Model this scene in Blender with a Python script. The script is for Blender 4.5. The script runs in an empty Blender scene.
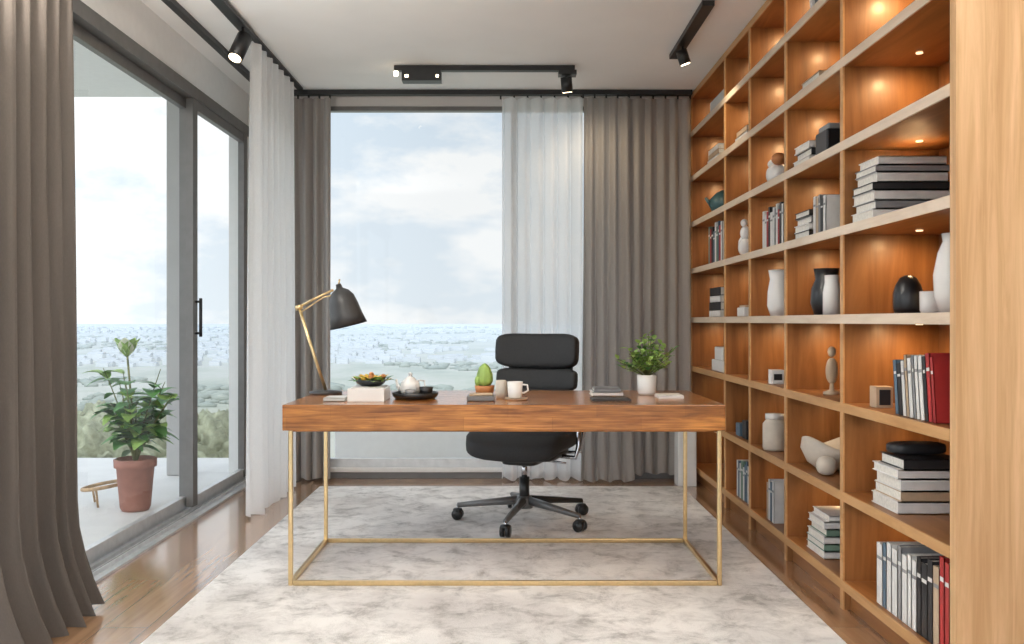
import bpy, math, random
from mathutils import Vector, Matrix, noise
random.seed(7)
S=bpy.context.scene
# ------------------------------------------------------------------ materials
def _new(name):
    m=bpy.data.materials.new(name); m.use_nodes=True
    nt=m.node_tree; b=nt.nodes['Principled BSDF']; return m,nt,b
def mat(name,col,rough=.5,metal=0,var=.08,scale=20,bump=0,emis=None,es=0,spec=.5):
    m,nt,b=_new(name); N=nt.nodes.new; L=nt.links.new
    b.inputs['Roughness'].default_value=rough; b.inputs['Metallic'].default_value=metal
    b.inputs['Specular IOR Level'].default_value=spec
    tc=N('ShaderNodeTexCoord'); n=N('ShaderNodeTexNoise'); n.inputs['Scale'].default_value=scale; n.inputs['Detail'].default_value=4
    L(tc.outputs['Object'],n.inputs['Vector'])
    r=N('ShaderNodeValToRGB'); r.color_ramp.elements[0].position=.3; r.color_ramp.elements[1].position=.7
    r.color_ramp.elements[0].color=tuple(c*(1-var) for c in col)+(1,)
    r.color_ramp.elements[1].color=tuple(min(1,c*(1+var)) for c in col)+(1,)
    L(n.outputs['Fac'],r.inputs['Fac']); L(r.outputs['Color'],b.inputs['Base Color'])
    if bump:
        bp=N('ShaderNodeBump'); bp.inputs['Strength'].default_value=bump; bp.inputs['Distance'].default_value=.01
        L(n.outputs['Fac'],bp.inputs['Height']); L(bp.outputs['Normal'],b.inputs['Normal'])
    if emis:
        b.inputs['Emission Color'].default_value=emis+(1,); b.inputs['Emission Strength'].default_value=es
    return m
def wood(name,c1,c2,sc=(14,1.2,14),rough=.4,coat=0,fine=0):
    m,nt,b=_new(name); N=nt.nodes.new; L=nt.links.new
    tc=N('ShaderNodeTexCoord'); mp=N('ShaderNodeMapping'); mp.inputs['Scale'].default_value=sc
    L(tc.outputs['Object'],mp.inputs['Vector'])
    n=N('ShaderNodeTexNoise'); n.inputs['Scale'].default_value=1.6; n.inputs['Detail'].default_value=7; n.inputs['Roughness'].default_value=.62; n.inputs['Distortion'].default_value=.7
    L(mp.outputs['Vector'],n.inputs['Vector'])
    r=N('ShaderNodeValToRGB'); r.color_ramp.elements[0].position=.32; r.color_ramp.elements[1].position=.68
    r.color_ramp.elements[0].color=c1+(1,); r.color_ramp.elements[1].color=c2+(1,)
    L(n.outputs['Fac'],r.inputs['Fac']); out=r.outputs['Color']
    if fine:   # staves with differing tone + fine pores
        m2=N('ShaderNodeMapping'); m2.inputs['Scale'].default_value=tuple(s*4 for s in sc); L(tc.outputs['Object'],m2.inputs['Vector'])
        n2=N('ShaderNodeTexNoise'); n2.inputs['Scale'].default_value=2; n2.inputs['Detail'].default_value=5; L(m2.outputs['Vector'],n2.inputs['Vector'])
        r2=N('ShaderNodeValToRGB'); r2.color_ramp.elements[0].position=.35; r2.color_ramp.elements[0].color=(.55,.48,.42,1); r2.color_ramp.elements[1].position=.6; r2.color_ramp.elements[1].color=(1.1,1.1,1.1,1); L(n2.outputs['Fac'],r2.inputs['Fac'])
        mx=N('ShaderNodeMix'); mx.data_type='RGBA'; mx.blend_type='MULTIPLY'; mx.inputs[0].default_value=fine; L(out,mx.inputs[6]); L(r2.outputs['Color'],mx.inputs[7])
        br=N('ShaderNodeTexBrick'); br.inputs['Scale'].default_value=1; br.inputs['Brick Width'].default_value=.36; br.inputs['Row Height'].default_value=.05; br.inputs['Mortar Size'].default_value=.0006
        br.inputs['Color1'].default_value=(1.2,1.2,1.2,1); br.inputs['Color2'].default_value=(.62,.55,.48,1); br.inputs['Mortar'].default_value=(.5,.45,.4,1)
        tcs=N('ShaderNodeSeparateXYZ'); L(tc.outputs['Object'],tcs.inputs[0]); ad=N('ShaderNodeMath'); L(tcs.outputs['Y'],ad.inputs[0]); L(tcs.outputs['Z'],ad.inputs[1])
        cb=N('ShaderNodeCombineXYZ'); L(tcs.outputs['X'],cb.inputs['X']); L(ad.outputs[0],cb.inputs['Y']); L(cb.outputs[0],br.inputs['Vector'])
        m3=N('ShaderNodeMix'); m3.data_type='RGBA'; m3.blend_type='MULTIPLY'; m3.inputs[0].default_value=.8; L(mx.outputs[2],m3.inputs[6]); L(br.outputs['Color'],m3.inputs[7]); out=m3.outputs[2]
    L(out,b.inputs['Base Color'])
    b.inputs['Roughness'].default_value=rough; b.inputs['Coat Weight'].default_value=coat; b.inputs['Coat Roughness'].default_value=.15
    bp=N('ShaderNodeBump'); bp.inputs['Strength'].default_value=.12; bp.inputs['Distance'].default_value=.004
    L(n.outputs['Fac'],bp.inputs['Height']); L(bp.outputs['Normal'],b.inputs['Normal'])
    return m
def fabric(name,col,trans=.3,clear=0.0):
    m=bpy.data.materials.new(name); m.use_nodes=True; nt=m.node_tree; nt.nodes.clear(); N=nt.nodes.new; L=nt.links.new
    o=N('ShaderNodeOutputMaterial'); d=N('ShaderNodeBsdfDiffuse'); t=N('ShaderNodeBsdfTranslucent'); mx=N('ShaderNodeMixShader'); mx.inputs[0].default_value=trans
    tc=N('ShaderNodeTexCoord'); mp=N('ShaderNodeMapping'); mp.inputs['Scale'].default_value=(160,160,30); L(tc.outputs['Object'],mp.inputs['Vector'])
    n=N('ShaderNodeTexNoise'); n.inputs['Scale'].default_value=3; L(mp.outputs['Vector'],n.inputs['Vector'])
    r=N('ShaderNodeValToRGB'); r.color_ramp.elements[0].color=tuple(c*.88 for c in col)+(1,); r.color_ramp.elements[1].color=tuple(min(1,c*1.1) for c in col)+(1,)
    L(n.outputs['Fac'],r.inputs['Fac']); L(r.outputs['Color'],d.inputs['Color']); L(r.outputs['Color'],t.inputs['Color'])
    L(d.outputs[0],mx.inputs[1]); L(t.outputs[0],mx.inputs[2])
    if clear>0:
        tr=N('ShaderNodeBsdfTransparent'); m2=N('ShaderNodeMixShader'); m2.inputs[0].default_value=clear
        L(mx.outputs[0],m2.inputs[1]); L(tr.outputs[0],m2.inputs[2]); L(m2.outputs[0],o.inputs[0])
    else: L(mx.outputs[0],o.inputs[0])
    return m
def glassmat(name,refl=.04,mxr=.5,tint=(.97,.99,.99)):
    m=bpy.data.materials.new(name); m.use_nodes=True; nt=m.node_tree; nt.nodes.clear(); N=nt.nodes.new; L=nt.links.new
    o=N('ShaderNodeOutputMaterial'); t=N('ShaderNodeBsdfTransparent'); t.inputs[0].default_value=tint+(1,)
    g=N('ShaderNodeBsdfGlossy'); g.inputs['Roughness'].default_value=.01; g.inputs['Color'].default_value=(1,1,1,1)
    lw=N('ShaderNodeLayerWeight'); lw.inputs['Blend'].default_value=.25
    mr=N('ShaderNodeMapRange'); mr.inputs['To Min'].default_value=refl; mr.inputs['To Max'].default_value=mxr
    pw=N('ShaderNodeMath'); pw.operation='POWER'; pw.inputs[1].default_value=2.5; L(lw.outputs['Facing'],pw.inputs[0]); L(pw.outputs[0],mr.inputs['Value'])
    mx=N('ShaderNodeMixShader'); L(mr.outputs[0],mx.inputs[0]); L(t.outputs[0],mx.inputs[1]); L(g.outputs[0],mx.inputs[2]); L(mx.outputs[0],o.inputs[0])
    return m
def floormat():
    m,nt,b=_new('floor_planks'); N=nt.nodes.new; L=nt.links.new
    tc=N('ShaderNodeTexCoord'); mp=N('ShaderNodeMapping'); mp.inputs['Rotation'].default_value=(0,0,math.pi/2); L(tc.outputs['Object'],mp.inputs['Vector'])
    br=N('ShaderNodeTexBrick'); br.inputs['Scale'].default_value=1; br.inputs['Brick Width'].default_value=1.6; br.inputs['Row Height'].default_value=.16
    br.inputs['Mortar Size'].default_value=.0015; br.offset=.37
    br.inputs['Color1'].default_value=(.50,.31,.175,1); br.inputs['Color2'].default_value=(.37,.205,.105,1); br.inputs['Mortar'].default_value=(.20,.11,.06,1)
    L(mp.outputs['Vector'],br.inputs['Vector'])
    m2=N('ShaderNodeMapping'); m2.inputs['Scale'].default_value=(16,1.2,1); L(tc.outputs['Object'],m2.inputs['Vector'])
    n=N('ShaderNodeTexNoise'); n.inputs['Scale'].default_value=2; n.inputs['Detail'].default_value=8; n.inputs['Distortion'].default_value=.6; L(m2.outputs['Vector'],n.inputs['Vector'])
    r=N('ShaderNodeValToRGB'); r.color_ramp.elements[0].position=.3;r.color_ramp.elements[1].position=.7
    r.color_ramp.elements[0].color=(.75,.72,.70,1); r.color_ramp.elements[1].color=(1.12,1.1,1.1,1); L(n.outputs['Fac'],r.inputs['Fac'])
    mx=N('ShaderNodeMix'); mx.data_type='RGBA'; mx.blend_type='MULTIPLY'; mx.inputs[0].default_value=1
    L(br.outputs['Color'],mx.inputs[6]); L(r.outputs['Color'],mx.inputs[7]); L(mx.outputs[2],b.inputs['Base Color'])
    b.inputs['Roughness'].default_value=.22; b.inputs['Coat Weight'].default_value=1; b.inputs['Coat Roughness'].default_value=.12; b.inputs['Coat IOR'].default_value=1.6
    bp=N('ShaderNodeBump'); bp.inputs['Strength'].default_value=.08; bp.inputs['Distance'].default_value=.003; L(n.outputs['Fac'],bp.inputs['Height']); L(bp.outputs['Normal'],b.inputs['Normal'])
    return m
def rugmat():
    m,nt,b=_new('rug_pile'); N=nt.nodes.new; L=nt.links.new
    tc=N('ShaderNodeTexCoord'); n=N('ShaderNodeTexNoise'); n.inputs['Scale'].default_value=7; n.inputs['Detail'].default_value=12; n.inputs['Roughness'].default_value=.74; n.inputs['Distortion'].default_value=.4
    L(tc.outputs['Object'],n.inputs['Vector'])
    r=N('ShaderNodeValToRGB'); e=r.color_ramp.elements; e[0].position=.36; e[0].color=(.46,.445,.43,1); e[1].position=.56; e[1].color=(.90,.885,.865,1)
    x=e.new(.46); x.color=(.74,.725,.705,1)
    L(n.outputs['Fac'],r.inputs['Fac'])
    n3=N('ShaderNodeTexNoise'); n3.inputs['Scale'].default_value=1.7; n3.inputs['Detail'].default_value=5; L(tc.outputs['Object'],n3.inputs['Vector'])
    r3=N('ShaderNodeValToRGB'); r3.color_ramp.elements[0].position=.38; r3.color_ramp.elements[0].color=(.80,.79,.79,1); r3.color_ramp.elements[1].position=.58; r3.color_ramp.elements[1].color=(1.05,1.05,1.05,1); L(n3.outputs['Fac'],r3.inputs['Fac'])
    mx=N('ShaderNodeMix'); mx.data_type='RGBA'; mx.blend_type='MULTIPLY'; mx.inputs[0].default_value=1; L(r.outputs['Color'],mx.inputs[6]); L(r3.outputs['Color'],mx.inputs[7])
    L(mx.outputs[2],b.inputs['Base Color']); b.inputs['Roughness'].default_value=.95
    n2=N('ShaderNodeTexNoise'); n2.inputs['Scale'].default_value=220; L(tc.outputs['Object'],n2.inputs['Vector'])
    bp=N('ShaderNodeBump'); bp.inputs['Strength'].default_value=.5; bp.inputs['Distance'].default_value=.006; L(n2.outputs['Fac'],bp.inputs['Height']); L(bp.outputs['Normal'],b.inputs['Normal'])
    return m
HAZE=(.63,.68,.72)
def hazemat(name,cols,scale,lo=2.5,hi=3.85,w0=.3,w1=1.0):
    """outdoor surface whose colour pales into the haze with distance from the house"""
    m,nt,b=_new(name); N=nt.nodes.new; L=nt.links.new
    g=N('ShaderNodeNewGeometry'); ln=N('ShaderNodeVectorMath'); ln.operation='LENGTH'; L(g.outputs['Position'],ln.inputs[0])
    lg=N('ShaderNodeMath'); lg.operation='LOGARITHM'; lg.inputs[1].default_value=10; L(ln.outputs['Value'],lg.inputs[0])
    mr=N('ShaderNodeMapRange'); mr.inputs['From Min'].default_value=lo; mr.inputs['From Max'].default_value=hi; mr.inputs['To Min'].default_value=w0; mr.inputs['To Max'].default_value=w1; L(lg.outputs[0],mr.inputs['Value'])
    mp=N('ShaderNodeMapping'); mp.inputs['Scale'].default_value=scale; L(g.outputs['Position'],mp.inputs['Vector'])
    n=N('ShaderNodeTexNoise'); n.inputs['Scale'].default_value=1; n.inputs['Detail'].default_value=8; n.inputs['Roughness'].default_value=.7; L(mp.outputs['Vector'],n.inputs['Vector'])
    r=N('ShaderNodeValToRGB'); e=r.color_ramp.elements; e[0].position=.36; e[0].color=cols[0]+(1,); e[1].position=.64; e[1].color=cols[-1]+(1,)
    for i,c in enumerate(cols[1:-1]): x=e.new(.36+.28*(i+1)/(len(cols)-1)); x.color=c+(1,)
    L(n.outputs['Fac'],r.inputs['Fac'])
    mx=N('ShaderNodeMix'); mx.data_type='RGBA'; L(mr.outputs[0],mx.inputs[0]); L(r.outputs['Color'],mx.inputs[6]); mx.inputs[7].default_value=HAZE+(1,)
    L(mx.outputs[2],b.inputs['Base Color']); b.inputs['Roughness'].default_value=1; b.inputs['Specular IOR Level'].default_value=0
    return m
M_floor=floormat(); M_rug=rugmat()
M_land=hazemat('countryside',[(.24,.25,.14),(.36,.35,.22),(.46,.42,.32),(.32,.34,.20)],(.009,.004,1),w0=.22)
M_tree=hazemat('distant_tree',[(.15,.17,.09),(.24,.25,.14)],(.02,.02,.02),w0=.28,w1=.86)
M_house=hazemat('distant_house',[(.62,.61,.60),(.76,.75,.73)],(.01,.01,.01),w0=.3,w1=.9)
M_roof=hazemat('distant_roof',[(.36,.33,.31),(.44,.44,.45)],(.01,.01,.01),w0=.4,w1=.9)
M_white=mat('white_paint',(.86,.86,.85),.6,var=.02); M_ceil=mat('ceiling_paint',(.88,.88,.87),.8,var=.02,scale=3)
M_wall=mat('wall_paint',(.62,.60,.58),.8,var=.03,scale=3)
M_black=mat('black_metal',(.015,.015,.016),.4,var=.1); M_dgrey=mat('anodised_frame',(.17,.165,.16),.35,metal=.3)
M_shade=mat('lamp_shade_grey',(.045,.045,.047),.4)
M_alu=mat('aluminium',(.70,.71,.72),.35,metal=.6)
M_gold=mat('brushed_brass',(.80,.60,.32),.28,metal=1,var=.06,scale=60)
M_chrome=mat('chrome',(.5,.5,.52),.18,metal=1)
M_leather=mat('chair_fabric',(.020,.021,.023),.62,var=.25,scale=180,bump=.15)
M_plastic=mat('black_plastic',(.02,.02,.02),.35)
W_desk=wood('desk_oak',(.25,.080,.012),(.66,.28,.062),(1.1,16,16),.25,.35,fine=.85)
W_shelf=wood('shelf_oak',(.20,.074,.019),(.36,.155,.048),(9,1.2,9),.42,.1)
W_div=wood('divider_oak',(.18,.067,.017),(.33,.140,.043),(9,9,.9),.42,.1)
W_end=wood('end_panel_oak',(.54,.31,.14),(.78,.51,.28),(18,18,.8),.45)
W_lip_lit=wood('window_lit_lipping',(.62,.48,.35),(.80,.67,.53),(9,1.2,9),.35)  # upper shelf edges: reflected window light put into a paler wood colour
W_lipo=wood('oak_lipping',(.46,.24,.09),(.62,.36,.16),(9,1.2,9),.4)
F_taupe=fabric('taupe_linen',(.165,.143,.127),.25); F_grey=fabric('grey_linen',(.41,.38,.355),.3)
F_sheer=fabric('white_sheer',(.95,.95,.95),.5,.15); F_sheer2=fabric('striped_sheer',(.95,.96,.97),.55,.20)
M_glass=glassmat('window_glass'); M_glass2=glassmat('low_reflection_glass',.012,.4)
M_tile=mat('terrace_tile',(.72,.71,.69),.5,var=.05,scale=4)
M_terra=mat('terracotta',(.34,.15,.11),.7,var=.12); M_leaf=mat('leaf_green',(.085,.24,.055),.45,var=.35,scale=14); M_leaf2=mat('leaf_light',(.34,.52,.13),.5,var=.25,scale=14)
M_stem=mat('stem',(.16,.17,.06),.6); M_petal=mat('petal',(.75,.78,.6),.6); M_soil=mat('soil',(.05,.035,.025),.9)
M_hedge=mat('hedge_leaf',(.38,.39,.27),.9,var=.35,scale=11,bump=1,spec=.1)
M_col=mat('column_render',(.46,.45,.44),.8,var=.04,scale=5)
M_ceram=mat('white_ceramic',(.82,.81,.79),.25,var=.02); M_cream=mat('cream_stoneware',(.62,.56,.48),.6,var=.08); M_blackc=mat('black_ceramic',(.015,.015,.017),.3)
M_teal=mat('teal_glaze',(.04,.10,.11),.3); M_red=mat('book_red',(.42,.03,.03),.5); M_pages=mat('book_pages',(.74,.71,.65),.8,var=.1,scale=90)
M_bw=mat('book_white',(.74,.73,.71),.5); M_bg=mat('book_grey',(.26,.26,.27),.5); M_bk=mat('book_black',(.025,.025,.028),.45); M_bt=mat('book_tan',(.50,.37,.25),.5)
M_bb=mat('book_blue',(.10,.16,.22),.5); M_bgr=mat('book_green',(.16,.26,.2),.5); M_orange=mat('orange_clay',(.5,.20,.07),.5); M_yellow=mat('yellow_petal',(.75,.48,.06),.5)
M_rattan=mat('rattan',(.42,.27,.14),.6,var=.3,scale=40)
M_bulb=mat('warm_bulb',(1,.9,.7),.4,emis=(1,.78,.5),es=8)
M_led=mat('led_puck',(1,.9,.7),.4,emis=(1,.72,.4),es=1.5)
BK=[M_bw,M_bg,M_bk,M_bt,M_bb,M_bgr,M_red,M_pages]   # book palette, pages = 7
# ------------------------------------------------------------------ mesh builder
class MB:
    def __init__(s): s.v=[];s.f=[];s.m=[];s.s=[]
    def add(s,vs,fs,mi=0,smooth=False,M=None):
        o=len(s.v)
        for p in vs:
            p=Vector(p); s.v.append(tuple(M@p) if M is not None else tuple(p))
        for f in fs: s.f.append(tuple(i+o for i in f)); s.m.append(mi); s.s.append(smooth)
        return s
    def box(s,x0,x1,y0,y1,z0,z1,mi=0,M=None):
        vs=[(x,y,z) for z in (z0,z1) for y in (y0,y1) for x in (x0,x1)]
        return s.add(vs,[(0,2,3,1),(4,5,7,6),(0,1,5,4),(2,6,7,3),(0,4,6,2),(1,3,7,5)],mi,False,M)
    def lathe(s,prof,c=(0,0,0),mi=0,seg=32,M=None,fx=None):
        vs=[];fs=[];n=len(prof)
        for i,(r,z) in enumerate(prof):
            for k in range(seg):
                a=2*math.pi*k/seg; rr=max(r,1e-4)
                p=Vector((c[0]+rr*math.cos(a),c[1]+rr*math.sin(a),c[2]+z)); vs.append(fx(p) if fx else p)
        for i in range(n-1):
            for k in range(seg):
                k2=(k+1)%seg; fs.append((i*seg+k,i*seg+k2,(i+1)*seg+k2,(i+1)*seg+k))
        fs.append(tuple(range(seg))[::-1]); fs.append(tuple((n-1)*seg+k for k in range(seg)))
        return s.add(vs,fs,mi,True,M)
    def tube(s,pts,r,mi=0,seg=10,M=None,smooth=True,closed=False):
        pts=[Vector(p) for p in pts]; n=len(pts); rs=r if isinstance(r,(list,tuple)) else [r]*n
        vs=[];fs=[];prev=None
        for i,p in enumerate(pts):
            if closed: t=(pts[(i+1)%n]-pts[i-1]).normalized()
            else: t=(pts[min(i+1,n-1)]-pts[max(i-1,0)]).normalized()
            if prev is None:
                a=Vector((0,0,1)) if abs(t.z)<.9 else Vector((1,0,0)); u=t.cross(a).normalized()
            else: u=(prev-t*prev.dot(t)).normalized()
            prev=u; w=t.cross(u)
            off=math.pi/4 if seg==4 else 0
            for k in range(seg):
                an=2*math.pi*k/seg+off; vs.append(p+(u*math.cos(an)+w*math.sin(an))*rs[i])
        for i in range(n if closed else n-1):
            j=(i+1)%n
            for k in range(seg):
                k2=(k+1)%seg; fs.append((i*seg+k,i*seg+k2,j*seg+k2,j*seg+k))
        if not closed: fs.append(tuple(range(seg))[::-1]); fs.append(tuple((n-1)*seg+k for k in range(seg)))
        return s.add(vs,fs,mi,smooth and seg>4,M)
    def pad(s,c,size,e1=.35,e2=.35,mi=0,M=None,fx=None,nu=32,nv=16):
        sg=lambda w,m:math.copysign(abs(w)**m,w)
        vs=[];fs=[]
        for j in range(nv+1):
            v=-math.pi/2+math.pi*j/nv
            for i in range(nu):
                u=-math.pi+2*math.pi*i/nu
                p=Vector((size[0]/2*sg(math.cos(v),e1)*sg(math.cos(u),e2),size[1]/2*sg(math.cos(v),e1)*sg(math.sin(u),e2),size[2]/2*sg(math.sin(v),e1)))
                if fx: p=fx(p)
                vs.append(p+Vector(c))
        for j in range(nv):
            for i in range(nu):
                i2=(i+1)%nu; fs.append((j*nu+i,j*nu+i2,(j+1)*nu+i2,(j+1)*nu+i))
        return s.add(vs,fs,mi,True,M)
    def leaf(s,base,d,L,W,mi=0,droop=.3,n=6,tip=1.0):
        d=Vector(d).normalized(); base=Vector(base); up=Vector((0,0,1)); side=d.cross(up)
        if side.length<.1: side=Vector((1,0,0))
        side.normalize(); vs=[];fs=[]
        for i in range(n+1):
            t=i/n; w=W/2*math.sin(math.pi*min(1,(t*.93+.04))**.8)
            c=base+d*L*t-up*droop*L*t*t; nn=side.cross(d)
            vs+= [c-side*w+nn*w*.25, c, c+side*w+nn*w*.25]
        for i in range(n):
            a=i*3; fs+=[(a,a+1,a+4,a+3),(a+1,a+2,a+5,a+4)]
        return s.add(vs,fs,mi,True)
    def book(s,x0,x1,y0,y1,z0,z1,spine,mi,pg=7,M=None):
        c=.003
        if spine=='v':   # upright, spine toward -x, thin in y
            s.box(x0,x1,y0,y0+c,z0,z1,mi,M); s.box(x0,x1,y1-c,y1,z0,z1,mi,M); s.box(x0,x0+c,y0,y1,z0,z1,mi,M)
            s.box(x0+c,x1-.005,y0+c,y1-c,z0+.004,z1-.004,pg,M)
            s.box(x0-.0005,x0,y0+.004,y1-.004,z0+(z1-z0)*.74,z0+(z1-z0)*.79,(1 if mi in(0,3) else 0),M)
        elif spine=='h': # lying flat, spine toward -y
            s.box(x0,x1,y0,y1,z0,z0+c,mi,M); s.box(x0,x1,y0,y1,z1-c,z1,mi,M); s.box(x0,x1,y0,y0+c,z0,z1,mi,M)
            s.box(x0+.004,x1-.004,y0+c,y1-.005,z0+c,z1-c,pg,M)
        else:            # lying flat, spine toward -x
            s.box(x0,x1,y0,y1,z0,z0+c,mi,M); s.box(x0,x1,y0,y1,z1-c,z1,mi,M); s.box(x0,x0+c,y0,y1,z0,z1,mi,M)
            s.box(x0+c,x1-.005,y0+.004,y1-.004,z0+c,z1-c,pg,M)
        return s
    def done(s,name,mats,bevel=0,loc=None,rotz=0):
        me=bpy.data.meshes.new(name); me.from_pydata(s.v,[],s.f)
        for m in mats: me.materials.append(m)
        me.polygons.foreach_set('material_index',s.m); me.polygons.foreach_set('use_smooth',s.s); me.update()
        ob=bpy.data.objects.new(name,me); S.collection.objects.link(ob)
        if loc: ob.location=loc
        ob.rotation_euler[2]=rotz
        if bevel: q=ob.modifiers.new('bevel','BEVEL'); q.width=bevel; q.segments=2; q.limit_method='ANGLE'; q.angle_limit=math.radians(50)
        return ob
R=lambda a,ax:Matrix.Rotation(math.radians(a),4,ax)
T=lambda x,y,z:Matrix.Translation((x,y,z))
# ------------------------------------------------------------------ room shell
XL,XR,YB,YN,H=-1.8,1.66,6.25,-1.2,2.66
MB().box(XL-.12,XR+.12,YN,YB+.12,-.1,0).done('floor',[M_floor])
MB().box(XL-.12,XR+.12,YN,YB+.12,H,H+.12).done('ceiling',[M_ceil])
MB().box(XR,XR+.12,YN,YB+.12,0,H).done('wall_right',[M_wall])
b=MB(); wx0,wx1,wz0,wz1=-1.30,.78,.06,2.585
b.box(XL-.12,wx0,YB,YB+.12,0,H); b.box(wx1,XR,YB,YB+.12,0,H); b.box(wx0,wx1,YB,YB+.12,wz1,H); b.box(wx0,wx1,YB,YB+.12,0,wz0)
b.done('wall_back',[M_wall])
MB().box(XL-.12,XL,YN,YB,2.43,H).done('wall_left',[M_white])
MB().box(XL-.12,XL,YB-.06,YB,0,2.429).done('wall_left_corner',[M_white])
# back window
b=MB()
for x in (wx0,.02,wx1-.05): b.box(x,x+.05,YB+.02,YB+.08,wz0+.0705,wz1-.0305,0)
b.box(wx0,wx1,YB+.02,YB+.08,wz1-.03,wz1,0); b.box(wx0,wx1,YB+.015,YB+.085,wz0,wz0+.07,2)
b.add([(wx0+.03,YB+.05,wz0+.06),(wx1-.03,YB+.05,wz0+.06),(wx1-.03,YB+.05,wz1-.02),(wx0+.03,YB+.05,wz1-.02)],[(0,1,2,3)],1)
b.done('window_1',[M_dgrey,M_glass2,M_alu])
MB().box(wx0-.05,wx1+.05,YB-.035,YB-.001,.045,.075).done('trim_1',[M_white],bevel=.004)
MB().box(XL+.02,1.25,YB-.014,YB-.001,0.001,.044).done('baseboard_back',[M_dgrey])
# sliding glass doors on the left
b=MB(); ye=YB-.065
b.box(XL-.10,XL+.02,YN,ye,2.357,2.425,0)
def leafdoor(y0,y1,xc):
    w=.075
    b.box(xc-.02,xc+.02,y0,y0+w,.035,2.355,0); b.box(xc-.02,xc+.02,y1-w,y1,.035,2.355,0)
    b.box(xc-.017,xc+.017,y0+w+.001,y1-w-.001,.035,.09,1); b.box(xc-.017,xc+.017,y0+w+.001,y1-w-.001,2.30,2.355,0)
    b.add([(xc,y0+w,.09),(xc,y1-w,.09),(xc,y1-w,2.30),(xc,y0+w,2.30)],[(0,1,2,3)],2)
leafdoor(YN,1.2,XL-.052); leafdoor(1.13,3.25,XL-.005); leafdoor(3.18,5.20,XL-.052); leafdoor(5.10,6.16,XL-.005)
b.tube([(XL+.045,5.14,1.0),(XL+.045,5.14,1.22)],.009,3); b.tube([(XL+.01,5.14,1.02),(XL+.045,5.14,1.02)],.007,3); b.tube([(XL+.01,5.14,1.20),(XL+.045,5.14,1.20)],.007,3)
b.done('door_1',[M_dgrey,M_alu,M_glass,M_black])
b=MB(); b.box(XL-.12,XL+.09,YN,ye,.0005,.012,0)
for x in (XL-.055,XL+.0,XL+.05): b.box(x-.004,x+.004,YN,ye,.012,.03,0)
b.box(XL+.012,XL+.038,YN,ye,.012,.0125,1)
b.done('trim_2',[M_alu,M_dgrey])
# ------------------------------------------------------------------ outside
MB().box(XL-3.4,XL-.125,-2,7.3,-.14,-.02).done('terrace_floor',[M_tile])
MB().box(XL+.02,3,6.5,7.3,-.14,-.02).done('terrace_floor.001',[M_tile])
MB().box(-1.35,3,7.0,7.12,-.019,.46).done('terrace_parapet',[M_white],bevel=.01)
MB().box(XL-1.75,XL-.125,-2,6.67,2.75,2.95).done('terrace_canopy',[M_white])
MB().box(-2.45,-2.29,6.45,6.61,-.019,2.749).done('terrace_column',[M_col],bevel=.008)
G=-46
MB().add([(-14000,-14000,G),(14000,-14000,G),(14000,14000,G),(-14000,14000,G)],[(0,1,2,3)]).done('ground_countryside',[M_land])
import bmesh
def ico(n):
    bm=bmesh.new(); bmesh.ops.create_icosphere(bm,subdivisions=n,radius=1); v=[q.co.copy() for q in bm.verts]; f=[tuple(q.index for q in g.verts) for g in bm.faces]; bm.free(); return v,f
iv,iff=ico(5)
b=MB()
for i in range(30):
    y=random.uniform(8.2,12.5); x=-y*random.uniform(.24,.62)-.3; r=random.uniform(.4,.75); sd=Vector((i*3.1,i*1.7,0)); top=.66-.075*y+random.uniform(-.2,.2)
    vs=[]
    for p in iv:
        k=r*(1+.25*noise.noise(p*2.2+sd)+.22*noise.noise(p*8+sd)+.15*noise.noise(p*19+sd)); q=p*k; vs.append((x+q.x,y+q.y,top-r*1.0+q.z))
    b.add(vs,iff,0,True)
b.done('hedge',[M_hedge])
# distant woods and town in the valley: one landscape object
cv,cf=ico(1); b=MB(); rt=random.Random(21)
for i in range(12000):
    d=10**rt.uniform(2.55,3.85); a=rt.uniform(-.72,.72)
    x,y=d*math.sin(a),d*math.cos(a)
    if noise.noise(Vector((x*.0035,math.log(d)*3.6,0)))<.06: continue
    r=rt.uniform(1.6,3.6)*(1+d/4500); sx=r*rt.uniform(1,2.6)
    b.add([(x+p.x*sx,y+p.y*r,G+r*.3+p.z*r*.7) for p in cv],cf,0,True)
for i in range(5200):
    d=10**rt.uniform(3.0,3.9); a=rt.uniform(-.72,.72)
    x,y=d*math.sin(a),d*math.cos(a)
    if noise.noise(Vector((x*.0016+9,math.log(d)*3.4,4)))<.0: continue
    w=rt.uniform(4,9)*(1+d/7000); h=rt.uniform(2.5,4.5)*(1+d/7000)*(1.8 if rt.random()<.04 else 1); e=w*.6
    b.box(x-w,x+w,y-e,y+e,G,G+h,1)
    b.add([(x-w,y-e,G+h),(x+w,y-e,G+h),(x+w,y+e,G+h),(x-w,y+e,G+h),(x-w,y,G+h*1.3),(x+w,y,G+h*1.3)],[(0,1,5,4),(2,3,4,5),(0,4,3),(1,2,5)],2)
b.done('ground_valley_town',[M_tree,M_house,M_roof])
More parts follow.
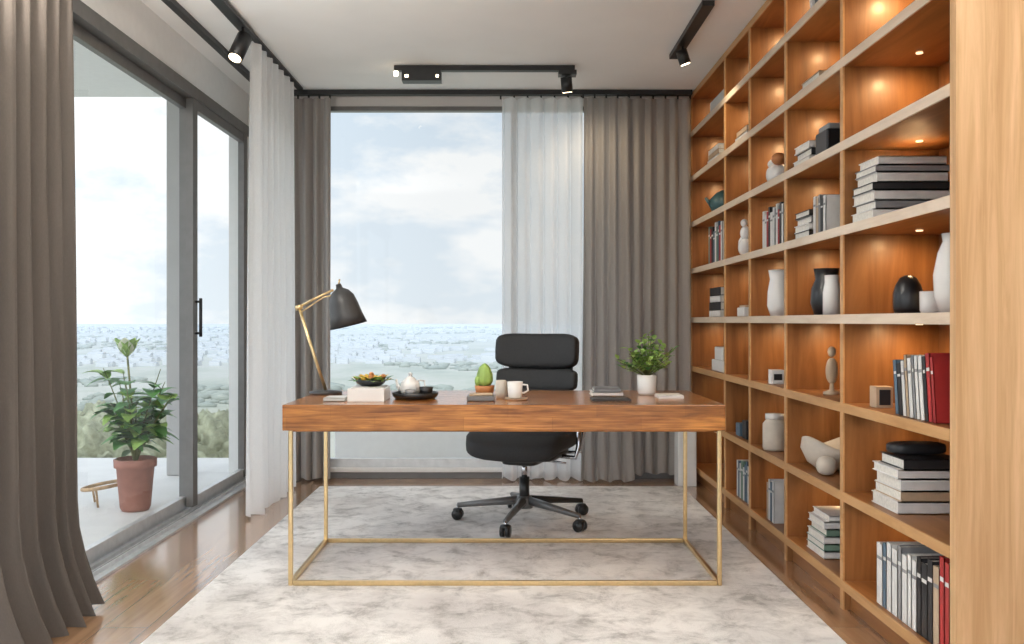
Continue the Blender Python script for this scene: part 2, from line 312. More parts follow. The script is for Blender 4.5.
# ------------------------------------------------------------------ curtains
def curtain(name,p0,p1,nf,amp,m,z0=.015,z1=H-.05,seed=0,flare=.0,nz=26,spread=0,straight=0,reg=0):
    rnd=random.Random(seed); p0=Vector(p0);p1=Vector(p1); d=p1-p0; Ln=d.length; d.normalize(); nrm=Vector((-d.y,d.x))
    q_=.15 if reg else 1
    ph=[rnd.uniform(-.7,.7)*q_ for _ in range(nf+2)]; am=[1+rnd.uniform(-.35,.2)*q_ for _ in range(nf+2)]
    nx=nf*14; vs=[];fs=[]
    for j in range(nz+1):
        h=j/nz; z=z0+(z1-z0)*h; a=amp*(1 if straight else .65+.5*(1-h))
        fl=flare*max(0,(.14-h)/.14)**1.6
        for i in range(nx+1):
            t=i/nx; f=t*nf; k=int(f); fr=f-k
            A=am[k]*(1-fr)+am[k+1]*fr; P=ph[k]*(1-fr)+ph[k+1]*fr
            w=math.sin(2*math.pi*f+P+(0 if straight else .35*math.sin(3*h+k))); w2=.3*math.sin(4*math.pi*f+1.3*P+(0 if straight else 2*h))
            off=a*A*(w+w2)
            c=p0+d*(Ln*t+ (t-.5)*spread*(1-h)**2 + .25*a*math.cos(2*math.pi*f+P)); q=c+nrm*(off-fl*(1+.5*w))
            vs.append((q.x,q.y,z+ (.01*math.sin(f*5) if j==0 else 0)))
    for j in range(nz):
        for i in range(nx): a=j*(nx+1)+i; fs.append((a,a+1,a+nx+2,a+nx+1))
    mb=MB(); mb.add(vs,fs,0,True)
    for k in range(nf+1):
        c=p0+d*(Ln*min(1,k/nf)); mb.box(c.x-.006,c.x+.006,c.y-.006,c.y+.006,z1-.005,z1+.019,1)
    return mb.done(name,[m,M_black])
curtain('curtain',(-1.66,3.42),(-1.66,2.80),6,.042,F_taupe,seed=3,flare=-.07)
curtain('sheer_curtain',(-1.40,4.92),(-1.40,5.84),7,.03,F_sheer,seed=5,z1=H-.032)
curtain('curtain.001',(-1.50,6.12),(-1.21,6.12),4,.035,F_grey,seed=8,z1=H-.055)
curtain('sheer_curtain.001',(-.05,6.13),(.50,6.13),6,.036,F_sheer2,seed=11,z1=H-.055,straight=1,reg=1)
curtain('curtain.002',(.51,6.10),(.82,6.10),4,.026,F_grey,seed=14,z1=H-.055,flare=.05,spread=.05)
curtain('curtain.003',(.82,6.13),(1.24,6.13),5,.020,F_grey,seed=15,z1=H-.055,z0=.05)
MB().box(-1.5,1.25,6.10,6.15,H-.034,H-.001).done('curtain_rail',[M_black])
MB().box(-1.665,-1.625,YN+.1,6.08,H-.03,H-.001).done('curtain_rail.001',[M_black])
MB().box(-1.42,-1.38,3.2,6.06,H-.012,H-.001).done('curtain_rail.002',[M_black])
# ------------------------------------------------------------------ ceiling lights
def spot_head(b,x,y,z,dx,dy,ln=.12,r=.032):
    d=Vector((dx,dy,-1)).normalized(); p=Vector((x,y,z)); b.tube([(x,y,H-.03),(x,y,z)],.008,0)
    q=p+d*ln; b.tube([p-d*.03,q],r,0,20); b.tube([q,q+d*.003],r*.8,1,20)
def lamp(name,kind,loc,e,col=(1,.8,.55),size=.03,rot=None,spot=None):
    l=bpy.data.lights.new(name,kind); l.energy=e; l.color=col
    l.shadow_soft_size=size
    if kind=='SPOT': l.spot_size=math.radians(spot or 70); l.spot_blend=.8
    o=bpy.data.objects.new(name,l); o.location=loc
    if rot: o.rotation_euler=rot
    S.collection.objects.link(o); return o
b=MB(); b.box(-.70,.41,5.52,5.56,H-.033,H-.001,0); b.box(-.65,-.41,5.50,5.58,H-.10,H-.033,0); b.box(-.63,-.61,5.495,5.50,H-.08,H-.065,1); b.box(-.44,-.425,5.495,5.5,H-.08,H-.065,1)
b.box(.31,.42,5.50,5.58,H-.06,H-.034,0); spot_head(b,.36,5.54,2.56,.1,.25,.06,.035)
b.tube([(-.69,5.54,H-.034),(-.69,5.54,H-.06)],.014,1,12)
b.done('track_light',[M_black,M_bulb])
lamp('track_light_beam','SPOT',(.38,5.60,2.45),11,rot=(math.radians(40),0,math.radians(-35)),spot=120)
b=MB(); b.box(.95,1.01,4.4,5.30,H-.028,H-.001,0); spot_head(b,.98,5.05,2.58,.35,.1,.05)
b.done('track_light.001',[M_black,M_bulb])
lamp('track_light_beam_2','SPOT',(1.02,5.06,2.47),8,rot=(math.radians(10),math.radians(-30),0),spot=120)
b=MB(); b.box(-1.43,-1.37,4.0,4.9,H-.03,H-.0125,0); spot_head(b,-1.39,4.72,2.56,-.25,-.5,.12,.04)
b.done('spotlight',[M_black,M_bulb])
# added uplighters, out of view, that brighten the ceiling and fill the room
for i,(x,y) in enumerate(((-1.42,2.0),(1.42,1.1))):
    b=MB(); b.lathe([(0,0.001),(.14,.001),(.14,.02),(.02,.03),(0,.03)],(x,y,0),0,32); b.tube([(x,y,.03),(x,y,1.72)],.012,0,12)
    b.lathe([(0,0),(.03,0),(.10,.04),(.17,.11),(.165,.115),(.09,.05),(0,.04)],(x,y,1.70),0,32); b.done('added_fill_uplighter' if i==0 else 'added_fill_uplighter.001',[M_alu])
    lamp('added_fill_light','SPOT',(x,y,1.83),(430,210)[i],(1,.93,.84),.1,rot=(math.radians(180-(26 if i==0 else 8)),0,math.radians((-12,0)[i])),spot=125)
# ------------------------------------------------------------------ rug
MB().box(-1.23,1.135,2.3,5.88,.0005,.012).done('rug',[M_rug],bevel=.004)
ZR=.0125
# ------------------------------------------------------------------ desk
b=MB(); dx0,dx1,dy0,dy1=-.916,.882,3.65,4.41
b.box(dx0,dx1,dy0,dy1,.645,.750,0)
g=.009
for x in (dx0+.03,dx1-.02):
    for y in (dy0+.02,dy1-.03):
        b.box(x-g,x+g,y-g,y+g,ZR,.645,1)
    b.box(x-g,x+g,dy0+.03,dy1-.04,ZR,ZR+.02,1)
for y in (dy0+.02,dy1-.03): b.box(dx0+.04,dx1-.03,y-g,y+g,ZR,ZR+.02,1)
b.box(dx0+.02,dx1-.02,dy0+.02,dy1-.02,.638,.6449,0)
b.done('desk',[W_desk,M_gold],bevel=.004)
DZ=.7505
# ------------------------------------------------------------------ chair
b=MB()
def seatfx(p): p=p.copy(); p.z+= -.035*max(0,(-p.y-.15)/.1) + .02*(p.x/.26)**2; return p
b.pad((0,-.03,.43),(.53,.50,.115),.4,.4,0,fx=seatfx); b.pad((0,-.02,.375),(.44,.40,.05),.4,.4,1)
def backfx(p): p=p.copy(); p.y-= .10*(p.x/.24)**2*.6; return p
tilt=T(0,.235,.5)@R(-7,'X')
for z0,z1,w in ((.0,.10,.44),(.095,.195,.46),(.19,.305,.465)):
    b.pad((0,0,(z0+z1)/2),(w,.095,z1-z0+.012),.4,.3,0,M=tilt,fx=backfx)
b.pad((0,-.012,.408),(.475,.115,.195),.4,.3,0,M=tilt,fx=backfx)
b.pad((0,.045,.25),(.38,.04,.48),.4,.4,1,M=tilt,fx=backfx)
b.tube([(0,.27,.62),(0,.30,.48),(0,.24,.37),(0,.10,.345),(0,0,.345)],[.03,.035,.035,.035,.035],1,12)
for s in (-1,1):
    b.tube([(s*.20,-.02,.365),(s*.29,-.02,.36),(s*.305,-.01,.42),(s*.305,.0,.60)],[.012,.012,.014,.016],2,10)
    b.tube([(s*.20,.12,.365),(s*.28,.13,.37),(s*.305,.10,.50),(s*.305,.03,.60)],[.010,.010,.011,.012],2,10)
    b.pad((s*.305,-.02,.615),(.075,.25,.03),.4,.4,1)
b.pad((0,0,.335),(.20,.24,.045),.4,.4,1)
b.tube([(.1,-.03,.34),(.25,-.06,.335)],.006,2,8)
b.tube([(0,0,.335),(0,0,.22)],.016,2,16); b.tube([(0,0,.24),(0,0,.10)],.027,1,20); b.lathe([(.0,.075),(.045,.075),(.05,.09),(.05,.12),(.035,.14),(0,.14)],(0,0,0),3)
for a in (192,274,340,48,120):
    t=math.radians(a); u=Vector((math.cos(t),math.sin(t),0)); 
    b.tube([u*.03+Vector((0,0,.115)),u*.18+Vector((0,0,.10)),u*.365+Vector((0,0,.078))],[.024,.019,.013],3 if a in(274,340,192) else 1,10)
    c=u*.365; b.tube([c+Vector((0,0,.08)),c+Vector((0,0,.05))],.008,2,8)
    w=Vector((-u.y,u.x,0)); 
    for s in (-1,1): b.tube([c+w*s*.006+Vector((0,0,.030)),c+w*s*.024+Vector((0,0,.030))],.030,1,20)
    b.pad((c.x,c.y,.05),(.05,.05,.026),.6,.9,1)
b.done('office_chair',[M_leather,M_plastic,M_chrome,M_dgrey],loc=(.088,4.84,ZR),rotz=math.radians(-20))
# ------------------------------------------------------------------ desk lamp
b=MB(); b.lathe([(0,0),(.075,0),(.075,.012),(.02,.018),(0,.018)],(-.85,4.2,DZ),1)
b.tube([(-.85,4.2,DZ+.015),(-.905,4.2,.93),(-.975,4.2,1.155)],.0075,0,12); b.tube([(-.99,4.2,1.15),(-.96,4.2,1.158)],.012,0,12)
b.tube([(-.985,4.2,1.150),(-.90,4.2,1.195),(-.815,4.2,1.235)],.006,0,12); b.tube([(-.965,4.19,1.13),(-.86,4.19,1.20),(-.80,4.2,1.215)],.0035,0,8)
Ms=T(-.792,4.2,1.262)@R(-14,'Y')
b.lathe([(0,0),(.012,0),(.016,-.02),(.040,-.035),(.058,-.06),(.068,-.10),(.076,-.15),(.088,-.20),(.085,-.20),(.072,-.15),(.06,-.10),(.02,-.06),(0,-.06)],(0,0,0),1,36,M=Ms)
b.lathe([(0,-.08),(.02,-.09),(.028,-.12),(.018,-.145),(0,-.15)],(0,0,0),2,20,M=Ms)
b.tube([(-.792,4.2,1.255),(-.786,4.2,1.285)],.004,0,8)
b.done('desk_lamp',[M_gold,M_shade,M_ceram])
# ------------------------------------------------------------------ things on the desk
b=MB(); x0,x1=-.675,-.52
b.box(x0,x1,3.78,3.98,DZ,DZ+.055,0); b.box(x0+.01,x1-.01,3.79,3.97,DZ+.055,DZ+.058,1); b.done('storage_box',[M_ceram,M_bw],bevel=.006)
b=MB(); b.book(-.78,-.69,3.80,3.92,DZ,DZ+.015,'h',0); b.done('small_notebook',BK)
b=MB(); c=(-.595,3.90,DZ+.0585)
b.lathe([(0,0),(.04,0),(.06,.012),(.068,.028),(.063,.028),(.05,.012),(0,.008)],c,0,28)
for i in range(70):
    a=random.uniform(0,6.28); r=random.uniform(.0,.062); p=Vector((c[0]+r*math.cos(a)*1.2,c[1]+r*math.sin(a),c[2]+.02)); dd=(math.cos(a)*.8,math.sin(a)*.8,random.uniform(.2,1.2))
    b.leaf(p,dd,random.uniform(.03,.06),.024,1+i%3,.3,4)
for i in range(12):
    a=random.uniform(0,6.28); r=random.uniform(0,.06); b.pad((c[0]+r*math.cos(a),c[1]+r*math.sin(a),c[2]+random.uniform(.03,.055)),(.022,.022,.018),1,1,3+i%2,nu=10,nv=6)
b.done('flower_bowl',[M_blackc,M_leaf,M_leaf2,M_yellow,M_orange])
b=MB(); c=(-.406,3.94,DZ)
b.lathe([(0,0),(.085,0),(.098,.012),(.102,.028),(.097,.028),(.088,.008),(0,.008)],c,0,36)
b.done('serving_tray',[M_blackc])
b=MB(); c=(-.43,3.955,DZ+.0088)
b.lathe([(0,0),(.028,0),(.042,.02),(.046,.04),(.038,.065),(.024,.075),(.024,.08),(.01,.086),(.008,.094),(.012,.10),(0,.105)],c,0,28)
b.tube([(c[0]-.041,c[1],c[2]+.028),(c[0]-.055,c[1],c[2]+.045),(c[0]-.062,c[1],c[2]+.075)],[.011,.008,.005],0,10)
b.tube([(c[0]+.034,c[1]+.01,c[2]+.07),(c[0]+.06,c[1]+.02,c[2]+.066),(c[0]+.062,c[1]+.02,c[2]+.04),(c[0]+.042,c[1]+.01,c[2]+.03)],.004,0,8)
b.done('teapot',[M_ceram])
b=MB(); c=(-.355,3.905,DZ+.0088); b.lathe([(0,0),(.018,0),(.02,.005),(.028,.025),(.030,.045),(.027,.045),(.024,.025),(0,.008)],c,0,24); b.done('tea_cup',[M_blackc])
b=MB(); c=(-.42,3.878,DZ+.0088); b.lathe([(0,0),(.014,0),(.016,.005),(.023,.02),(.025,.035),(.022,.035),(.02,.02),(0,.008)],c,0,24); b.done('tea_cup.001',[M_bg])
b=MB(); b.box(-.175,-.055,3.80,3.90,DZ,DZ+.022,0); b.box(-.165,-.065,3.81,3.89,DZ+.022,DZ+.03,1); b.done('pen_tray',[M_dgrey,M_bt],bevel=.004)
b=MB(); c=(-.105,4.05,DZ); b.lathe([(0,0),(.035,0),(.042,.03),(.045,.05),(.04,.05),(0,.045)],c,0,24)
b.lathe([(0,.046),(.024,.05),(.034,.07),(.032,.10),(.022,.13),(.01,.145),(0,.15)],c,1,24,fx=lambda p:Vector((c[0]+(p.x-c[0])*(1+.12*math.cos(8*math.atan2(p.y-c[1],p.x-c[0]))),c[1]+(p.y-c[1])*(1+.12*math.cos(8*math.atan2(p.y-c[1],p.x-c[0]))),p.z)))
b.pad((c[0]-.03,c[1]-.01,c[2]+.07),(.03,.03,.05),1,1,1,nu=12,nv=8)
b.done('potted_cactus',[M_orange,M_leaf2])
b=MB(); b.lathe([(0,0),(.045,0),(.052,.008),(.049,.008),(0,.005)],(.035,3.88,DZ),1,28)
b.lathe([(0,0),(.026,0),(.030,.006),(.034,.07),(.031,.07),(.028,.01),(0,.008)],(.03,3.88,DZ+.0085),0,28)
b.tube([(.03+.032,3.88,DZ+.066),(.083,3.88,DZ+.064),(.087,3.88,DZ+.04),(.07,3.88,DZ+.03),(.06,3.88,DZ+.03)],.004,0,8)
b.done('coffee_mug',[M_ceram,M_bt])
b=MB(); b.lathe([(0,0),(.022,0),(.026,.03),(.024,.075),(.02,.08),(0,.08)],(-.03,3.95,DZ),0,20); b.done('ceramic_jar',[M_cream])
b=MB(); b.book(.38,.52,4.06,4.22,DZ,DZ+.018,'h',0); b.book(.39,.51,4.07,4.21,DZ+.018,DZ+.034,'h',1); b.done('notebook_stack',BK)
b=MB(); b.box(.355,.52,3.80,3.93,DZ,DZ+.008,0); b.box(.362,.513,3.807,3.923,DZ+.008,DZ+.009,1); b.done('tablet',[M_plastic,M_blackc],bevel=.002)
b=MB(); b.box(.66,.77,3.94,4.06,DZ,DZ+.012,0); b.box(.662,.768,3.942,4.058,DZ+.012,DZ+.014,1); b.done('notepad',[M_bw,M_pages])
# desk plant
c=(.64,4.15,DZ); b=MB(); b.lathe([(0,0),(.036,0),(.042,.01),(.045,.09),(.042,.092),(.038,.08),(0,.075)],c,0,32)
for i in range(38):
    a=random.uniform(0,6.28); el=random.uniform(.15,1.5); L_=random.uniform(.11,.20); d=Vector((math.cos(a)*math.cos(el)*.95,math.sin(a)*math.cos(el)*.95,math.sin(el)*1.0))
    p0=Vector((c[0],c[1],c[2]+.08)); p1=p0+d*L_; b.tube([p0,p0+d*L_*.5+Vector((0,0,.006)),p1],.0018,1,5)
    for k in range(8):
        t=.4+.6*k/7; q=p0+d*L_*t; aa=random.uniform(0,6.28); dd=Vector((math.cos(aa),math.sin(aa),random.uniform(-.1,.9)))+d*.5
        b.leaf(q,dd,random.uniform(.028,.045),random.uniform(.020,.028),2+(random.random()<.8),.25,4)
b.done('potted_plant',[M_ceram,M_stem,M_leaf,M_leaf2])
# ------------------------------------------------------------------ terrace plant
c=(-2.19,5.29,-.0195); b=MB()
b.lathe([(0,0),(.075,0),(.085,.02),(.105,.25),(.118,.255),(.12,.30),(.108,.305),(.10,.28),(0,.27)],c,0,32)
b.lathe([(0,.271),(.098,.275),(0,.28)],c,4,20)
for i in range(17):
    a=i*2.4; hh=random.uniform(.22,.68); sp=random.uniform(.10,.26); p=[Vector((c[0],c[1],c[2]+.27))]
    for k in range(1,6):
        t=k/5; p.append(Vector((c[0]+sp*math.cos(a)*t**1.3,c[1]+sp*math.sin(a)*t**1.3,c[2]+.27+hh*t)))
    b.tube(p,[.007,.006,.005,.004,.003,.002],1,6)
    for k in range(10):
        t=random.uniform(.25,1); j=min(4,int(t*5)); q=p[j].lerp(p[j+1],t*5-j) if j<5 else p[5]
        aa=random.uniform(0,6.28); b.leaf(q,(math.cos(aa),math.sin(aa),random.uniform(.0,1.0)),random.uniform(.12,.18),random.uniform(.075,.12),2+(random.random()<.35),.45,6)
for k in range(9):
    aa=k*.7; b.leaf((c[0]-.05,c[1],c[2]+.90),(math.cos(aa)*.6,math.sin(aa)*.6,.9),.15,.09,5 if k%2 else 3,.1,5)
b.tube([(c[0],c[1],c[2]+.27),(c[0]-.02,c[1],c[2]+.6),(c[0]-.05,c[1],c[2]+.93)],.006,1,6)
b.done('potted_plant.001',[M_terra,M_stem,M_leaf,M_leaf2,M_soil,M_petal])
# low round hoop stand beside the pot
b=MB(); cx,cy,r=-2.44,5.46,.13
b.tube([(cx+r*math.cos(a*math.pi/20),cy+r*math.sin(a*math.pi/20),.095+.02*math.cos(a*math.pi/20)) for a in range(40)],.011,0,10,closed=True)
for a in (30,150,270):
    a=math.radians(a); b.tube([(cx+r*math.cos(a),cy+r*math.sin(a),.095+.02*math.cos(a)),(cx+r*.8*math.cos(a),cy+r*.8*math.sin(a),-.0195)],.007,0,8)
b.done('plant_stand_hoop',[M_rattan])
# ------------------------------------------------------------------ bookshelf
XF=1.264; XBk=1.625; TH=.035
ZS=[.11,.445,.78,1.115,1.45,1.77,2.085,2.395]
DV=[2.574,3.396,4.09,4.70,5.24,6.20]
b=MB()
for i,y in enumerate(DV[1:]): b.box(XF+.006,XBk,y,y+.03,.0,H-.003,1); b.box(XF,XF+.006,y,y+.03,0,H-.003,4)
b.box(XF,XBk+.03,DV[0]-.035,DV[0],.0,H-.003,2)
b.box(XBk,XBk+.03,DV[0],6.23,.0,H-.003,1)
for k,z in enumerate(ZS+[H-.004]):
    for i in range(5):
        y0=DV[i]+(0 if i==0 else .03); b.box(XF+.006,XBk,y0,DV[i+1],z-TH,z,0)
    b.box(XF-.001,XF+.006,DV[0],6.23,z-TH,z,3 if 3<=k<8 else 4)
b.box(XF+.03,XF+.05,DV[0],6.23,0,ZS[0]-TH,0)
for i in range(5):
    yc=DV[i+1]-.18
    for k in range(1,9):
        z=(ZS+[H-.004])[k]-TH
        b.lathe([(0,0),(.012,0),(.012,-.004),(0,-.004)],(1.47,yc,z-.0005),5,16)
b.done('bookshelf',[W_shelf,W_div,W_end,W_lip_lit,W_lipo,M_led])
rl=random.Random(4)
def cub(i,k,e):
    yc=DV[i+1]-.18; z=(ZS+[H-.004])[k]-TH-.025
    lamp('shelf_led_%d_%d'%(i,k),'SPOT',(1.47,yc,z),e*4.6*rl.uniform(.75,1.2),(1,.65,.32),.02,rot=(math.radians(22),0,0),spot=160)
for i in range(5):
    for k in range(1,9): cub(i,k,(.85,.6,.5,.4,.35)[i]*(1.2 if k>5 else .95 if k>2 else .35))
# --- shelf items
def stack(name,x0,y0,k,specs,spine='h'):
    b=MB(); z=ZS[k]+.0008
    for (w,d,t,mi,ox) in specs:
        b.book(x0+ox,x0+ox+w,y0,y0+d,z,z+t,spine,mi); z+=t+.0005
    return b.done(name,BK)
def row(name,k,y0,specs,x0=1.285,lean=0):
    b=MB(); y=y0; z=ZS[k]+.0008
    for (t,h,d,mi) in specs:
        M=None
        if lean: M=T(0,y,z)@R(lean,'X')@T(0,-y-(t if lean<0 else 0),-z); M=T(0,t,0)@M if lean<0 else M
        b.book(x0,x0+d,y,y+t,z,z+h,'v',mi,M=M); y+=t+.001
    lo=min(v[2] for v in b.v)
    b.v=[(v[0],v[1],v[2]+(z-lo)) for v in b.v]
    return b.done(name,BK)
# bay A
stack('book_stack',1.285,3.17,4,[(.27,.2,.035,0,.0),(.25,.19,.03,1,.01),(.28,.2,.035,0,.005),(.27,.19,.028,2,0),(.25,.19,.035,0,.015),(.26,.19,.025,1,.01),(.24,.18,.03,0,.02)])
b=MB(); z=ZS[5]+.0008; b.box(1.38,1.46,3.27,3.33,z,z+.045,0); b.tube([(1.41,3.265,z+.025),(1.41,3.235,z+.025)],.018,1,18); b.box(1.43,1.45,3.28,3.31,z+.045,z+.056,1); b.done('camera_body',[M_ceram,M_blackc],bevel=.004)
z=ZS[3]+.0008
b=MB(); b.lathe([(0,0),(.045,0),(.05,.02),(.05,.07),(.042,.10),(.028,.125),(.01,.135),(0,.136)],(1.405,3.16,z),0,32); b.done('black_vase',[M_blackc])
b=MB(); b.lathe([(0,0),(.032,0),(.037,.01),(.038,.075),(.034,.075),(.032,.012),(0,.01)],(1.44,3.06,z),0,28); b.done('white_cup',[M_ceram])
b=MB(); b.lathe([(0,0),(.04,0),(.055,.05),(.058,.12),(.045,.19),(.03,.225),(.034,.25),(.03,.25),(.024,.22),(0,.2)],(1.40,2.83,z),0,32); b.done('white_vase',[M_ceram])
row('book_row',2,2.70,[(.02,.20,.2,6),(.028,.21,.2,6),(.022,.2,.19,2),(.03,.20,.2,0),(.025,.20,.2,0),(.018,.20,.19,1),(.03,.19,.2,0),(.02,.2,.2,3),(.026,.18,.2,0),(.03,.17,.19,2),(.025,.18,.19,4)],lean=-7)
b=MB(); z=ZS[2]+.0008; b.box(1.31,1.37,3.20,3.26,z,z+.075,0); b.box(1.32,1.36,3.198,3.20,z+.01,z+.065,1); b.done('wooden_block_clock',[M_bt,M_bk],bevel=.004)
stack('book_stack.001',1.30,3.0,1,[(.26,.22,.04,0,0),(.25,.22,.035,3,.01),(.24,.21,.04,0,.01),(.24,.21,.03,0,.0),(.2,.19,.035,2,.02)])
b=MB(); z=ZS[1]+.185; b.pad((1.41,3.11,z+.022),(.2,.10,.042),.5,.8,0); b.done('spectacle_case',[M_bk])
row('book_row.001',0,2.62,[(.03,.27,.22,6),(.03,.28,.22,6),(.04,.24,.22,3),(.035,.25,.22,2),(.04,.23,.22,2),(.03,.24,.22,2),(.035,.22,.21,0),(.03,.23,.22,0),(.04,.22,.22,0),(.03,.24,.22,1),(.045,.22,.22,0),(.04,.23,.22,0),(.03,.22,.22,4),(.05,.21,.22,0)])
# bay B
z=ZS[7]+.0008
b=MB(); M=T(1.43,3.80,z)@R(-12,'X'); 
b.box(-.15,.15,-.01,.01,.003,.20,0,M); b.box(-.135,.135,-.012,-.01,.015,.185,1,M); b.done('picture_frame',[M_ceram,M_bg],bevel=.003)
z=ZS[6]+.0008
b=MB(); b.book(1.30,1.54,3.80,4.03,z,z+.03,'h',0); b.book(1.31,1.55,3.79,4.02,z+.031,z+.06,'h',3); b.done('book_stack.002',BK)
stack('book_stack.003',1.285,3.84,5,[(.26,.22,.03,0,0),(.25,.2,.03,2,.01),(.24,.2,.03,0,0)])
z=ZS[5]+.0008
b=MB(); b.box(1.29,1.52,3.64,3.78,z,z+.10,0); b.box(1.30,1.51,3.65,3.77,z+.10,z+.125,1); b.done('storage_box.001',[M_blackc,M_bg],bevel=.006)
stack('book_stack.004',1.285,3.84,4,[(.25,.2,.03,2,0),(.26,.2,.03,0,.0),(.24,.2,.03,1,.01),(.25,.19,.025,2,0)])
row('book_row.002',4,3.64,[(.03,.15,.18,0),(.03,.14,.18,2),(.025,.16,.18,1),(.03,.15,.18,3),(.03,.16,.18,0)])
z=ZS[3]+.0008
b=MB(); b.lathe([(0,0),(.05,0),(.065,.05),(.062,.11),(.045,.15),(.052,.195),(.046,.195),(.036,.15),(0,.13)],(1.345,3.80,z),0,32); b.done('black_vase.001',[M_blackc])
b=MB(); b.lathe([(0,0),(.035,0),(.035,.09),(.028,.13),(.028,.16),(.024,.16),(.022,.12),(0,.1)],(1.315,3.655,z),0,28); b.done('white_vase.002',[M_ceram])
z=ZS[2]+.0008
b=MB(); b.lathe([(0,0),(.035,0),(.035,.012),(.01,.02),(.008,.05),(0,.05)],(1.36,3.78,z),0,20)
b.pad((1.36,3.78,z+.10),(.05,.04,.11),.9,.9,0); b.pad((1.36,3.78,z+.18),(.035,.035,.045),1,1,0); b.done('wooden_figurine',[M_bt])
z=ZS[1]+.0008
b=MB()
b.lathe([(0,.0),(.05,0),(.09,.03),(.115,.085),(.11,.12),(.10,.12),(.105,.085),(.08,.04),(0,.02)],(0,0,0),0,40,M=T(1.405,3.92,z),fx=lambda p:Vector((p.x*1.1,p.y,p.z*(1+.22*math.sin(2*math.atan2(p.y,p.x)+1)*(p.z/.12)))))
b.pad((1.33,3.76,z+.04),(.08,.07,.078),.8,.8,0); b.done('ceramic_bowl',[M_cream])
stack('book_stack.005',1.30,3.70,0,[(.25,.22,.03,0,0),(.26,.22,.03,5,0),(.24,.21,.03,0,0),(.25,.2,.03,5,.01),(.23,.2,.03,0,0),(.2,.2,.025,0,.02)])
# bay C
z=ZS[5]+.0008
b=MB(); b.pad((1.34,4.48,z+.05),(.10,.14,.10),.8,.8,0); b.pad((1.33,4.42,z+.115),(.07,.08,.06),1,1,1); b.pad((1.34,4.54,z+.11),(.06,.06,.05),1,1,0); b.done('abstract_sculpture',[M_ceram,M_orange])
row('book_row.003',4,4.20,[(.03,.19,.18,0),(.03,.2,.18,2),(.025,.17,.18,6),(.03,.2,.18,0),(.02,.18,.18,1),(.03,.19,.18,0),(.04,.17,.18,0),(.03,.2,.18,2),(.03,.18,.18,6),(.03,.17,.18,0),(.04,.19,.18,0)])
z=ZS[3]+.0008
b=MB(); b.lathe([(0,0),(.045,0),(.06,.05),(.055,.12),(.042,.18),(.05,.225),(.045,.225),(.035,.18),(0,.15)],(1.335,4.42,z),0,32,fx=lambda p:Vector((p.x,p.y+.1*(p.z-z)*math.sin(10*(p.z-z)),p.z))); b.done('white_vase.001',[M_ceram])
z=ZS[2]+.0008
b=MB(); b.box(1.29,1.35,4.40,4.46,z,z+.07,0); b.box(1.30,1.34,4.398,4.40,z+.02,z+.05,1); b.done('desk_clock',[M_ceram,M_bk],bevel=.006)
z=ZS[1]+.0008
b=MB(); b.lathe([(0,0),(.055,0),(.06,.01),(.06,.13),(.045,.15),(.045,.155),(0,.155)],(1.335,4.50,z),0,28); b.lathe([(0,.1555),(.048,.1555),(.048,.18),(0,.182)],(1.335,4.50,z),1,28); b.done('storage_jar',[M_cream,M_ceram])
row('book_row.004',0,4.35,[(.03,.2,.18,0),(.03,.19,.18,4),(.03,.2,.18,0),(.03,.18,.18,3)])
# bay D
z=ZS[4]+.0008
b=MB(); x_,y_=1.325,5.02; b.pad((x_,y_,z+.05),(.08,.09,.10),.9,.9,0); b.pad((x_,y_,z+.13),(.06,.06,.08),1,1,0); b.pad((x_-.01,y_-.01,z+.185),(.04,.04,.045),1,1,0); b.tube([(x_,y_+.03,z+.12),(x_-.01,y_+.07,z+.09),(x_-.02,y_+.04,z+.05)],.012,0,8)
b.done('ceramic_figurine',[M_ceram])
z=ZS[3]+.0008
b=MB(); b.box(1.29,1.40,4.92,5.07,z,z+.05,0); b.box(1.30,1.39,4.93,5.06,z+.05,z+.062,1); b.done('storage_box.002',[M_ceram,M_bt],bevel=.004)
z=ZS[1]+.0008
b=MB(); b.box(1.29,1.38,4.88,4.96,z,z+.10,0); b.box(1.29,1.37,5.02,5.10,z,z+.07,1); b.done('keepsake_box',[M_bk,M_bb],bevel=.004)
row('book_row.005',0,4.80,[(.03,.2,.18,0),(.03,.22,.18,4),(.03,.2,.18,4),(.03,.18,.18,0),(.04,.21,.18,5),(.03,.19,.18,0),(.03,.2,.18,4),(.03,.2,.18,0)])
stack('book_stack.006',1.285,4.84,6,[(.22,.25,.03,0,0),(.2,.22,.03,3,0)],'x')
# bay E
z=ZS[5]+.0008
b=MB(); b.lathe([(0,0),(.06,0),(.085,.05),(.08,.09),(.04,.13),(.02,.14),(0,.15)],(1.36,5.70,z),0,28); b.tube([(1.29,5.70,z+.05),(1.25,5.70,z+.10)],[.016,.009],0,8); b.done('teal_jug',[M_teal])
stack('book_stack.007',1.285,5.5,6,[(.2,.3,.03,0,0),(.2,.28,.03,3,0),(.19,.27,.03,0,0)],'x')
row('book_row.006',4,5.40,[(.04,.24,.18,0),(.04,.22,.18,6),(.03,.25,.18,4),(.04,.22,.18,5),(.04,.25,.18,0),(.04,.2,.18,4),(.05,.23,.18,2),(.04,.22,.18,6),(.04,.24,.18,5)])
stack('book_stack.008',1.285,5.45,3,[(.22,.3,.04,0,0),(.21,.3,.05,2,0),(.2,.28,.04,0,0),(.2,.28,.05,2,0)],'x')
z=ZS[2]+.0008
b=MB(); b.box(1.285,1.45,5.35,5.68,z,z+.07,0); b.box(1.29,1.44,5.42,5.62,z+.0705,z+.15,0); b.done('storage_box.003',[M_ceram],bevel=.005)
z=ZS[7]+.0008
b=MB(); b.box(1.30,1.5,5.4,5.8,z,z+.10,0); b.done('storage_box.004',[M_ceram],bevel=.01)
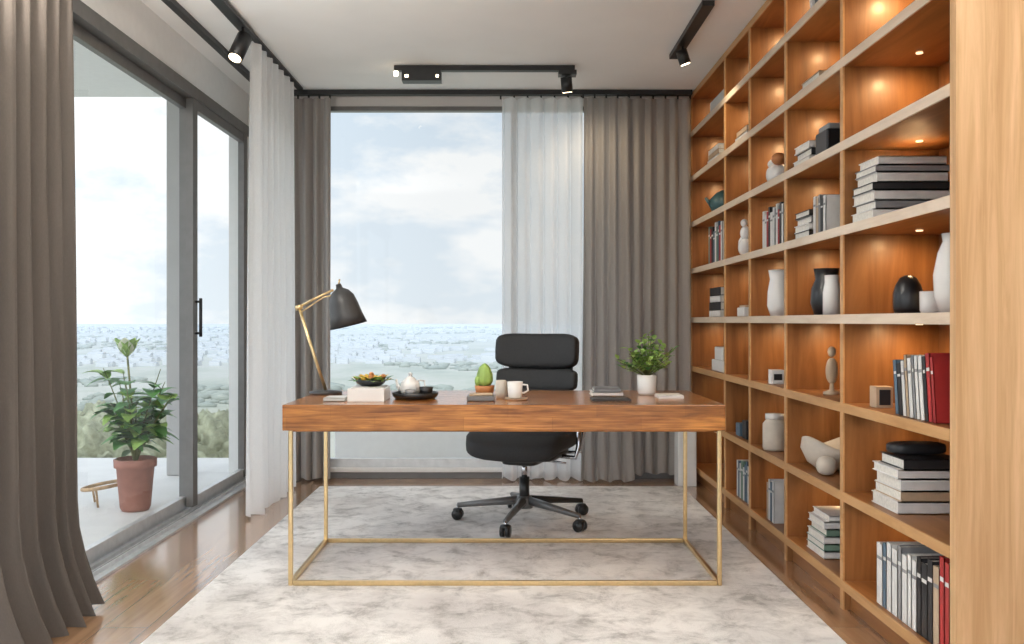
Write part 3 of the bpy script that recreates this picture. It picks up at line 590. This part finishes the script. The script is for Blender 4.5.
b=MB(); b.box(1.12,1.24,5.92,6.06,.001,.36,0); b.box(1.13,1.23,5.916,5.92,.02,.34,0); b.done('white_subwoofer',[M_ceram],bevel=.006)
# ------------------------------------------------------------------ world
w=bpy.data.worlds.new('sky'); S.world=w; w.use_nodes=True; nt=w.node_tree; nt.nodes.clear(); N=nt.nodes.new; L=nt.links.new
o=N('ShaderNodeOutputWorld'); bg=N('ShaderNodeBackground'); tc=N('ShaderNodeTexCoord'); sx=N('ShaderNodeSeparateXYZ'); L(tc.outputs['Generated'],sx.inputs[0])
mp=N('ShaderNodeMapping'); mp.inputs['Scale'].default_value=(4.2,4.2,9); mp.inputs['Location'].default_value=(.6,0,.3); L(tc.outputs['Generated'],mp.inputs['Vector'])
n=N('ShaderNodeTexNoise'); n.inputs['Scale'].default_value=1.4; n.inputs['Detail'].default_value=9; n.inputs['Roughness'].default_value=.56; L(mp.outputs['Vector'],n.inputs['Vector'])
cr=N('ShaderNodeValToRGB'); cr.color_ramp.elements[0].position=.44; cr.color_ramp.elements[0].color=(0,0,0,1); cr.color_ramp.elements[1].position=.56; cr.color_ramp.elements[1].color=(1,1,1,1); L(n.outputs['Fac'],cr.inputs['Fac'])
gr=N('ShaderNodeValToRGB'); e=gr.color_ramp.elements; e[0].position=0; e[0].color=(.68,.74,.79,1); e[1].position=.5; e[1].color=(.46,.58,.73,1); x=e.new(.12); x.color=(.64,.71,.78,1); x=e.new(.25); x.color=(.58,.67,.76,1)
L(sx.outputs['Z'],gr.inputs['Fac'])
mx=N('ShaderNodeMix'); mx.data_type='RGBA'; L(cr.outputs['Color'],mx.inputs[0]); L(gr.outputs['Color'],mx.inputs[6]); mx.inputs[7].default_value=(.85,.855,.86,1)
# sky strengthened behind and to the left of the viewer as room fill
dp=N('ShaderNodeVectorMath'); dp.operation='DOT_PRODUCT'; dp.inputs[1].default_value=(-.6,-.80,0); L(tc.outputs['Generated'],dp.inputs[0])
mr=N('ShaderNodeMapRange'); mr.inputs['From Min'].default_value=-.75; mr.inputs['From Max'].default_value=.6; mr.inputs['To Min'].default_value=1.0; mr.inputs['To Max'].default_value=2.6
L(dp.outputs['Value'],mr.inputs['Value']); L(mx.outputs[2],bg.inputs['Color']); L(mr.outputs[0],bg.inputs['Strength']); L(bg.outputs[0],o.inputs[0])
# ------------------------------------------------------------------ camera
cd=bpy.data.cameras.new('camera'); cam=bpy.data.objects.new('camera',cd); S.collection.objects.link(cam)
cam.location=(0,0,1.09); cam.rotation_euler=(math.radians(90),0,0); cd.sensor_width=36; cd.lens=900/1024*36; cd.shift_x=4/1024; cd.shift_y=-1/1024; cd.clip_end=30000; cd.clip_start=.05
S.camera=cam
S.view_settings.view_transform='Standard'; S.view_settings.look='None'; S.view_settings.exposure=.13
